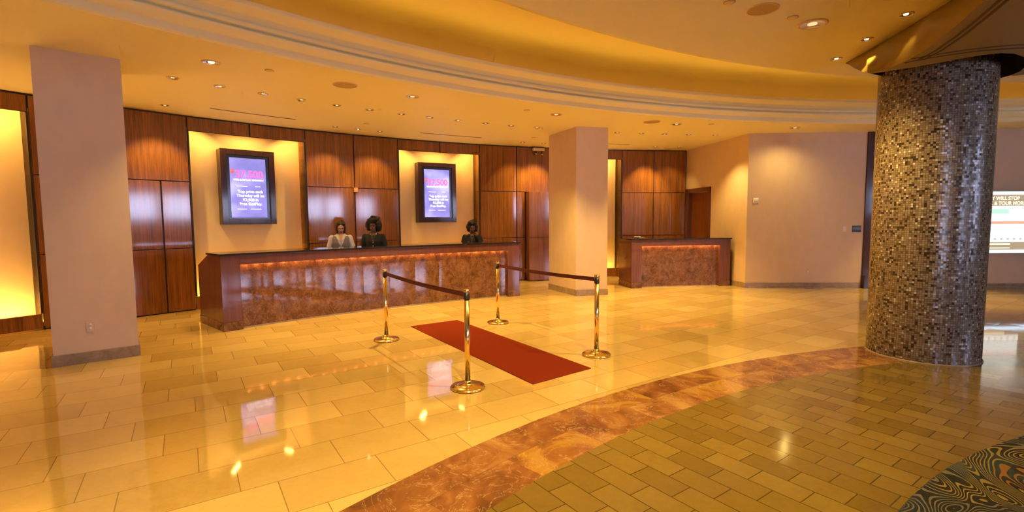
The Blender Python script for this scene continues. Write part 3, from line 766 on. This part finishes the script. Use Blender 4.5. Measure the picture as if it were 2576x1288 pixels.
LONG = [-50.15, -47.75, -45.3, -42.9, -40.5, -38.1, -35.6, -33.25, -30.8, -28.3, -25.9, -23.4, -15.3, -12.8, -10.4, -7.9, -5.2]
for i, a in enumerate(LONG):
    x, y = pol(a, 13.6)
    downlight(x, y, ZC, .06, 'lampdim', 'small recessed downlight, %s from the left in the long curved row above the desks' % ORD[i], 'downlights in the curved row above the desks', (150 if i == 16 else 90 if i in (10, 12) else 40, 100, (0, 0, 0)) if i % 2 == 0 else None)
NEAR = [-48.6, -37.95, -36.2, -34.45, -21.4, -19.3, -7.75, -5.3]
nn_ = ['beside the left pillar', 'first of three above the standing women', 'brightest of three above the standing women', 'last of three above the standing women', 'left of the emergency light', 'next to the emergency light', 'left of two above the short desk', 'right of two above the short desk']
for i, a in enumerate(NEAR):
    x, y = pol(a, 15.5); am = math.radians(a)
    downlight(x, y, ZC, .055, 'lamp' if i == 2 else 'lampdim', 'small wall washing downlight close to the timber wall, %s' % nn_[i], 'wall washing downlights', ((90, 70, 0, 70, 50, 120, 110, 30)[i], 80, (math.radians(20), 0, -am)))
up_ = [((3.23, 5.44), .12, 'lampdim', 'large chrome downlight in the inner ceiling near the speaker', (300, 118, (0, 0, 0))),
       ((4.04, 5.20), .055, 'lamp', 'small bright downlight in the inner ceiling beside the gold panel, nearest the viewer', (3, 50, (0, 0, 0))),
       ((4.14, 5.90), .055, 'lamp', 'small bright downlight in the inner ceiling, second of three beside the gold panel', (18, 50, (0, 0, 0))),
       ((4.25, 6.60), .055, 'lamp', 'small bright downlight in the inner ceiling, farthest of three beside the gold panel', (14, 60, (0, 0, 0)))]
for k, a in enumerate((-35.5, -45, -54.5, -64)):
    up_.append((pol(a, 11.55, None, RC), .12, 'lampdim', 'large chrome downlight in the inner ceiling above the viewer, out of view', ((190, 260, 260, 200)[k], 90, (0, 0, 0))))
for p, r, on, lb, sp in up_: downlight(*p, ZD, r, on, lb, 'downlights of the inner ceiling', sp)
def speaker(x, y, z, r, label):
    e = empty('ceiling_speaker', (x, y, z), label=label, cat='speaker', group='round ceiling speakers')
    b = MB(); b.lathe([(r, 0), (r, -.006), (r*.93, -.010), (r*.92, -.006), (r*.92, 0)], (0, 0), 40); b.obj('rim', M['trim'], e)
    b = MB(); b.lathe([(r*.93, -.005), (.0001, -.006)], (0, 0), 40); b.obj('grille', M['grille'], e)
speaker(*pol(-42.23, 12.33), ZC, .17, 'round ceiling speaker above the left screen')
speaker(*pol(-14.78, 12.35), ZC, .17, 'round ceiling speaker right of the middle pillar')
speaker(2.5, 5.05, ZD, .15, 'round speaker in the inner ceiling beside the large chrome downlight')
spr = [((-3.07, 6.43), ZC, 'beside the cornice above the left screen'), ((.28, 8.83), ZC, 'beside the cornice left of the middle pillar'), (pol(-36.43, 14.84), ZC, 'above the standing women'),
       (pol(-21.51, 14.78), ZC, 'before the emergency light'), ((4.09, 10.24), ZC, 'above the short desk'), ((2.92, 5.26), ZD, 'beside the large chrome downlight'), ((2.1, 4.89), ZD, 'at the edge of view before the speaker')]
for (x, y), z, lb in spr:
    e = empty('sprinkler', (x, y, z), label='small sprinkler cap in the ceiling %s' % lb, cat='sprinkler', group='sprinkler caps')
    b = MB(); b.lathe([(.045, 0), (.045, -.004), (.035, -.009), (.0001, -.010)], (0, 0), 20); b.obj('cap', M['trim'], e)
    b = MB(); b.lathe([(.055, 0), (.055, -.003), (.045, -.003)], (0, 0), 20); b.obj('rim', M['grille'], e)
for a0, a1, lb in ((-46.4, -41.15, 'left screen'), (-31.4, -25.9, 'second screen'), (-16.3, -10.95, 'alcove behind the middle pillar')):
    b = MB(); b.arc(a0, a1, 15.20, 15.235, ZC-.006, ZC-.001, 1.0); o = b.obj('air_slot', M['void']); tag(o, 'thin black air slot in the ceiling above the %s' % lb, 'vent', 'ceiling air slots')
    b = MB(); b.arc(a0-.05, a1+.05, 15.185, 15.20, ZC-.007, ZC-.001, 1.0); b.arc(a0-.05, a1+.05, 15.235, 15.25, ZC-.007, ZC-.001, 1.0); b.obj('slot_trim', M['trim'], o)
x, y = pol(-18.9, WR-.03); el = empty('emergency_light', (x, y, 3.44), math.radians(18.9), label='beige twin head emergency light on the timber wall by the middle pillar', cat='emergency light')
b = MB(); b.box(-.16, .16, -.08, .012, 0, .075); b.obj('housing', M['trim'], el, .006)
for sx in (-.085, .085):
    b = MB(); b.cone((sx, -.04, .0), (sx, -.075, -.055), .018, .036); h = b.obj('lamp_head', M['blackplastic'], el)
    b = MB(); b.ball((sx, -.088, -.075), (.026, .012, .026), 14, 8); b.obj('lens', M['lampoff'], h)

# ------------------------------------------------------------------ small wall things
def onwall(p, q, t, z, off=.0):
    d = (q-p).normalized(); nn = Vector((d.y, -d.x)); c = p+d*t+nn*off
    return (c.x, c.y, z), math.atan2(d.y, d.x)
def plate(name, loc, rz, w, h, mt, label, cat, kind='outlet'):
    e = empty(name, loc, rz, label=label, cat=cat)
    b = MB(); b.box(-w/2, w/2, -.008, 0, -h/2, h/2); b.obj('plate', mt, e, .003)
    if kind == 'outlet':
        for s in (.022, -.022):
            b = MB(); b.lathe([(.0001, 0), (.016, 0), (.016, .004), (.0001, .004)], (0, 0), 16); s_ = b.obj('socket', M['white'], e, loc=(0, -.008, s), rot=(PI/2, 0, 0))
    elif kind == 'switch':
        b = MB(); b.box(-.014, .014, -.014, -.008, -.03, .03); b.obj('rocker', M['white'], e, .002)
    elif kind == 'sign':
        b = MB(); b.box(-w/2+.012, w/2-.012, -.012, -.008, -.02, .035); b.obj('panel', plain('sign_grey', (.12, .13, .14), .3), e)
        b = MB(); b.box(-w/2+.012, w/2-.012, -.011, -.008, -h/2+.012, -.028); b.obj('slider', M['bezel'], e)
    return e
l, r_ = onwall(p0, p1, .335, .42); plate('wall_outlet', l, r_, .075, .115, M['vinyl'], 'tan wall outlet low on the left pillar', 'outlet')
l, r_ = onwall(B_, C_, 1.42, .41); plate('wall_outlet', l, r_, .075, .115, M['vinyl'], 'tan wall outlet low on the wall beside the short desk', 'outlet')
l, r_ = onwall(B_, C_, 2.21, 1.363); plate('light_switch', l, r_, .075, .12, M['white'], 'white light switch on the tan wall beside the door', 'switch', 'switch')
l, r_ = onwall(B_, C_, 2.475, 1.365); plate('door_sign', l, r_, .20, .145, M['blackplastic'], 'small dark room sign on the tan wall beside the glazed door', 'sign', 'sign')
l, r_ = onwall(B_, C_, .19, 2.03); e = empty('fire_strobe', l, r_, label='small white fire strobe high on the tan wall above the short desk', cat='alarm')
b = MB(); b.box(-.065, .065, -.03, 0, -.06, .06); b.obj('housing', M['white'], e, .015)
b = MB(); b.box(-.045, .045, -.045, -.03, -.015, .04); b.obj('lens', M['lampoff'], e, .008)
x, y = pol(-35.71, WR-.002); e = empty('wall_sensor', (x, y, 2.32), math.radians(35.71), label='small beige box at the panel joint above the standing women', cat='sensor')
b = MB(); b.box(-.045, .045, -.03, 0, -.05, .05); b.obj('housing', M['jamb'], e, .006)
b = MB(); b.box(-.012, .012, -.034, -.03, -.012, .012); b.obj('button', M['trim'], e)
x, y = pol(-11.6, 14.22); e = empty('desk_phone', (x, y, 1.158), math.radians(11.6+20), label='small grey desk phone lying on the short desk counter', cat='phone')
b = MB(); b.box(-.09, .09, -.09, .09, 0, .03); b.obj('body', M['steel'], e, .008)
b = MB(); b.box(-.085, -.04, -.09, .09, .03, .05); b.obj('handset', M['white'], e, .01)
# monitors on the work surface behind the long desk stay low, screens face the staff

# ------------------------------------------------------------------ people
def remesh(bm_list, vox, smooth=2):
    o = bm_list.obj('tmp', []); 
    md = o.modifiers.new('r', 'REMESH'); md.mode = 'VOXEL'; md.voxel_size = vox; md.use_smooth_shade = True
    sm = o.modifiers.new('s', 'SMOOTH'); sm.factor = .5; sm.iterations = smooth
    dg = bpy.context.evaluated_depsgraph_get(); dg.update()
    me = bpy.data.meshes.new_from_object(o.evaluated_get(dg)); old = o.data
    bpy.data.objects.remove(o); bpy.data.meshes.remove(old); return me
def loft(mb, secs, n=20):
    """closed body from elliptical sections (x, y, z, rx, ry)"""
    rings = []
    for x, y, z, rx, ry in secs: rings.append([mb.v((x+rx*math.cos(2*PI*k/n), y+ry*math.sin(2*PI*k/n), z)) for k in range(n)])
    for a, b in zip(rings, rings[1:]):
        for k in range(n): mb.f([a[k], a[(k+1) % n], b[(k+1) % n], b[k]], None, True)
    mb.f(rings[0][::-1]); mb.f(rings[-1])
TORSO = [(0, 0, .78, .12, .10), (0, .01, .86, .165, .125), (0, .01, .94, .158, .118), (0, 0, 1.04, .128, .098), (0, -.005, 1.14, .140, .108), (0, -.01, 1.22, .158, .120), (0, 0, 1.30, .165, .108), (0, .005, 1.355, .135, .085), (0, .01, 1.39, .075, .065)]
def torso(mb, o=0, z0=0, z1=9, shape=1):
    s = [(x, y, z, rx+o, ry+o) for x, y, z, rx, ry in TORSO if z0 <= z <= z1]
    loft(mb, s)
def legs(mb, o=0):
    for s in (-1, 1):
        mb.cone((s*.085, .01, .84), (s*.09, 0, .47), .085+o, .055+o); mb.cone((s*.09, 0, .47), (s*.092, .02, .09), .055+o, .036+o)
def arms(mb, pose, o=0, hand=False):
    for s, (el, wr, hd) in zip((-1, 1), pose):
        sh = (s*.170, .005, 1.315)
        mb.cone(sh, el, .050+o, .040+o); mb.cone(el, wr, .041+o, .027+o)
        if hand:
            w, h = Vector(wr), Vector(hd); d = (h-w).normalized(); x = d.cross(Vector((0, 0, 1)))
            x = x.normalized() if x.length > .1 else Vector((1, 0, 0)); z = x.cross(d)
            mb.cone(w, w+d*.075, .024, .030)
            for k, (lx, ln) in enumerate(((-.027, .062), (-.009, .075), (.009, .078), (.027, .068))):
                a = w+d*.085+x*lx; b = a+d*ln*.55+z*-.006; c = b+d*ln*.45*.7-z*.022
                mb.cone(a, b, .0095, .009, 8); mb.cone(b, c, .009, .0075, 8)
            t0 = w+d*.035+x*(.026*-s); t1 = t0+d*.03+x*(.028*-s)-z*.012; mb.cone(t0, t1, .011, .0095, 8); mb.cone(t1, t1+d*.028-z*.006, .0095, .008, 8)
def head(mb, T):
    def ball(c, r): mb.ball((0, 0, 0), r, 20, 14, None) if False else balls.append((c, r))
    balls = [((0, .015, 1.555), (.074, .092, .100)), ((0, -.022, 1.505), (.058, .066, .074)), ((0, -.055, 1.462), (.030, .030, .024)), ((-.036, -.050, 1.507), (.026, .026, .026)), ((.036, -.050, 1.507), (.026, .026, .026)),
             ((0, -.096, 1.515), (.0125, .016, .012)), ((0, -.088, 1.533), (.008, .010, .022)), ((0, -.084, 1.484), (.021, .010, .007)), ((0, -.082, 1.475), (.019, .011, .007)), ((0, -.068, 1.572), (.052, .020, .016)),
             ((-.076, .015, 1.53), (.010, .020, .030)), ((.076, .015, 1.53), (.010, .020, .030))]
    for c, r in balls:
        m = T @ Matrix.Translation(c) @ Matrix.Diagonal((*r, 1))
        res = bmesh.ops.create_uvsphere(mb.bm, u_segments=18, v_segments=12, radius=1, matrix=m)
    mb.cone((0, .012, 1.36), T @ Vector((0, .015, 1.49)), .052, .050)
def person(pos, rz, sc, label, pose, tilt, yaw, skin, kind):
    T = Matrix.Translation((0, .02, 1.44)) @ Matrix.Rotation(yaw, 4, 'Z') @ Matrix.Rotation(tilt, 4, 'X') @ Matrix.Translation((0, -.02, -1.44))
    b = MB(); torso(b); legs(b); arms(b, pose, 0, True); head(b, T)
    for s in (-1, 1): b.ball((s*.095, -.055, .04), (.042, .115, .038), 16, 10)
    me = remesh(b, .0072); me.name = 'person'
    for m in (skin, M['lips'], M['eye']): me.materials.append(m)
    Ti = T.inverted()
    for p in me.polygons:
        c = Ti @ p.center
        if c.y < -.05 and abs(c.x) < .024 and 1.468 < c.z < 1.490: p.material_index = 1
        elif c.y < -.045:
            for s in (-1, 1):
                if ((c.x-s*.031)/.014)**2+((c.z-1.543)/.0065)**2 < 1: p.material_index = 2
                if ((c.x-s*.032)/.021)**2+((c.z-1.566)/.0045)**2 < 1: p.material_index = 2
    o = bpy.data.objects.new('person', me); COL.objects.link(o); o.location = (*pos, 0); o.rotation_euler = (0, 0, rz); o.scale = (sc, sc, sc)
    tag(o, label, 'person')
    def part(nm, mb, mt, cut=None, vox=.009, th=None):
        me = remesh(mb, vox); me.name = nm; me.materials.append(mt)
        if cut:
            bm = bmesh.new(); bm.from_mesh(me)
            bmesh.ops.delete(bm, geom=[f for f in bm.faces if cut(f.calc_center_median())], context='FACES'); bm.to_mesh(me); bm.free()
        q = bpy.data.objects.new(nm, me); COL.objects.link(q); q.parent = o
        if th: sm = q.modifiers.new('solid', 'SOLIDIFY'); sm.thickness = th; sm.offset = -1
        return q
    b = MB(); legs(b, .014); torso(b, .013, 0, 1.05); part('trousers', b, M['trousers'], lambda c: c.z < .07)
    for s in (-1, 1):
        b = MB(); b.ball((s*.095, -.055, .045), (.050, .125, .046), 16, 10); b.obj('shoe', M['jacket'], o)
    jac = M['shirt'] if kind == 1 else M['jacket']
    sho = 0.010 if kind == 1 else .020
    b = MB(); torso(b, sho, .8); arms(b, pose, sho)
    wrs = [Vector(p[1]) for p in pose]
    def neck(c):
        if c.z > 1.415: return True
        if c.y < -.02 and c.z > 1.20 and abs(c.x) < (c.z-1.20)*.26: return True
        return any((Vector(c)-w).length < .030 for w in wrs)
    part('shirt' if kind == 1 else 'jacket', b, jac, neck, th=.004)
    if kind == 1:
        b = MB(); torso(b, .022, .84, 1.36)
        part('vest', b, M['vest'], lambda c: c.z < .86 or (c.z > 1.12 and abs(c.x) < (c.z-1.12)*.42 and c.y < .03) or c.z > 1.375 or abs(c.x) > .163, th=.004)
    b = MB()
    for s in (-1, 1):   # collar wings
        pts = [(s*.058, .045, 1.425), (s*.070, -.015, 1.405), (s*.060, -.075, 1.365), (s*.022, -.130, 1.255), (s*.072, -.128, 1.300), (s*.098, -.085, 1.355), (s*.092, .02, 1.385)]
        vs = [b.v(p) for p in pts]; b.f(vs)
        vs2 = [b.v((p[0], p[1]-.006, p[2]+.004)) for p in pts]; b.f(vs2[::-1])
        for i in range(7): b.f([vs[i], vs[(i+1) % 7], vs2[(i+1) % 7], vs2[i]])
    b.obj('collar', jac, o)
    hb = MB()
    def hball(c, r): bmesh.ops.create_uvsphere(hb.bm, u_segments=18, v_segments=12, radius=1, matrix=T @ Matrix.Translation(c) @ Matrix.Diagonal((*r, 1)))
    if kind == 1:
        for c, r in (((0, .032, 1.578), (.086, .096, .096)), ((0, .075, 1.50), (.075, .05, .085)), ((-.076, .015, 1.515), (.022, .055, .085)), ((.076, .015, 1.515), (.022, .055, .085)), ((-.072, -.02, 1.46), (.022, .035, .045)), ((.072, -.02, 1.46), (.022, .035, .045)),
                     ((-.045, -.012, 1.635), (.045, .05, .028)), ((.045, -.012, 1.635), (.045, .05, .028))): hball(c, r)
    else:
        g = 1.0 if kind == 2 else .84
        for c, r in (((0, .07, 1.61), (.135*g, .12, .135*g)), ((-.105*g, .03, 1.56), (.065*g, .075, .10*g)), ((.105*g, .03, 1.56), (.068*g, .078, .11*g)), ((.11*g, .03, 1.49), (.055*g, .065, .07)), ((-.10*g, .03, 1.50), (.05*g, .06, .06)),
                     ((0, -.01, 1.665), (.115*g, .085, .058*g)), ((.04, .05, 1.70), (.10*g, .09, .05*g)), ((0, .09, 1.48), (.10, .06, .08))): hball(c, r)
        if kind == 2: hball((0, .0, 1.735), (.045, .045, .030))
    hm = remesh(hb, .007, 1); hm.name = 'hair'; hm.materials.append(M['hair1'] if kind == 1 else M['hair'])
    ho = bpy.data.objects.new('hair', hm); COL.objects.link(ho); ho.parent = o
    if kind > 1:
        tx = bpy.data.textures.new('curls', 'CLOUDS'); tx.noise_scale = .022
        dm = ho.modifiers.new('curls', 'DISPLACE'); dm.texture = tx; dm.strength = .030; dm.mid_level = .5; dm.texture_coords = 'LOCAL'
    if kind == 2:
        b = MB()
        for i in range(22):
            t = (i/21)*2-1; b.ball((t*.062, -.148+.075*abs(t), 1.195+.19*abs(t)**1.1), .010, 8, 6)
        b.obj('necklace', M['beads'], o)
    if kind == 3:
        b = MB(); b.box(-.125, -.055, -.150, -.138, 1.15, 1.205); b.obj('name_badge', M['white'], o, .003)
    if kind >= 2:
        b = MB(); loft(b, [(0, -.012, 1.10, .07, .105), (0, -.012, 1.25, .075, .112), (0, -.01, 1.33, .06, .09), (0, .0, 1.38, .05, .06)]); b.obj('top', M['jacket'] if kind == 2 else M['trousers'], o)
    return o
def pp(a_u, a_v): return (a_u, a_v)
down = (((-.245, .02, 1.06), (-.17, -.20, .93), (-.13, -.33, .91)), ((.245, .02, 1.06), (.17, -.20, .93), (.13, -.33, .91)))
face = lambda p, q=(0, 0): math.atan2(q[1]-p[1], q[0]-p[0])+PI/2
P1 = (-3.40, 9.80); P2 = (-2.86, 10.21); P3 = (-.92, 11.40)
person(P1, face(P1), .985, 'person in white shirt and grey vest behind the long desk looking down', down, math.radians(24), math.radians(4), M['skin1'], 1)
person(P2, face(P2)-.12, .985, 'person with large black curly hair and pale bead necklace behind the long desk', down, math.radians(6), math.radians(-10), M['skin2'], 2)
phone = (((-.25, .0, 1.06), (-.17, -.20, .95), (-.12, -.32, .93)), ((.25, -.14, 1.10), (.13, -.16, 1.33), (.085, -.075, 1.50)))
person(P3, face(P3), .94, 'person in dark jacket leaning at the right end of the long desk, hand near cheek', phone, math.radians(10), math.radians(8), M['skin2'], 3)

# ------------------------------------------------------------------ world and view
wd_ = bpy.data.worlds.new('world'); S.world = wd_; wd_.use_nodes = True
bg = wd_.node_tree.nodes['Background']; bg.inputs[0].default_value = (.5, .66, 1, 1); bg.inputs[1].default_value = .4
S.view_settings.view_transform = 'Standard'; S.view_settings.look = 'None'; S.view_settings.exposure = .64; S.view_settings.gamma = 1
S.view_settings.use_curve_mapping = False
S.cycles.use_denoising = True
S.cycles.use_adaptive_sampling = True; S.cycles.adaptive_threshold = .1; S.cycles.adaptive_min_samples = 10
S.cycles.max_bounces = 7; S.cycles.diffuse_bounces = 4; S.cycles.glossy_bounces = 3; S.cycles.transmission_bounces = 2
S.cycles.sample_clamp_indirect = 4.0; S.cycles.caustics_reflective = False; S.cycles.caustics_refractive = False
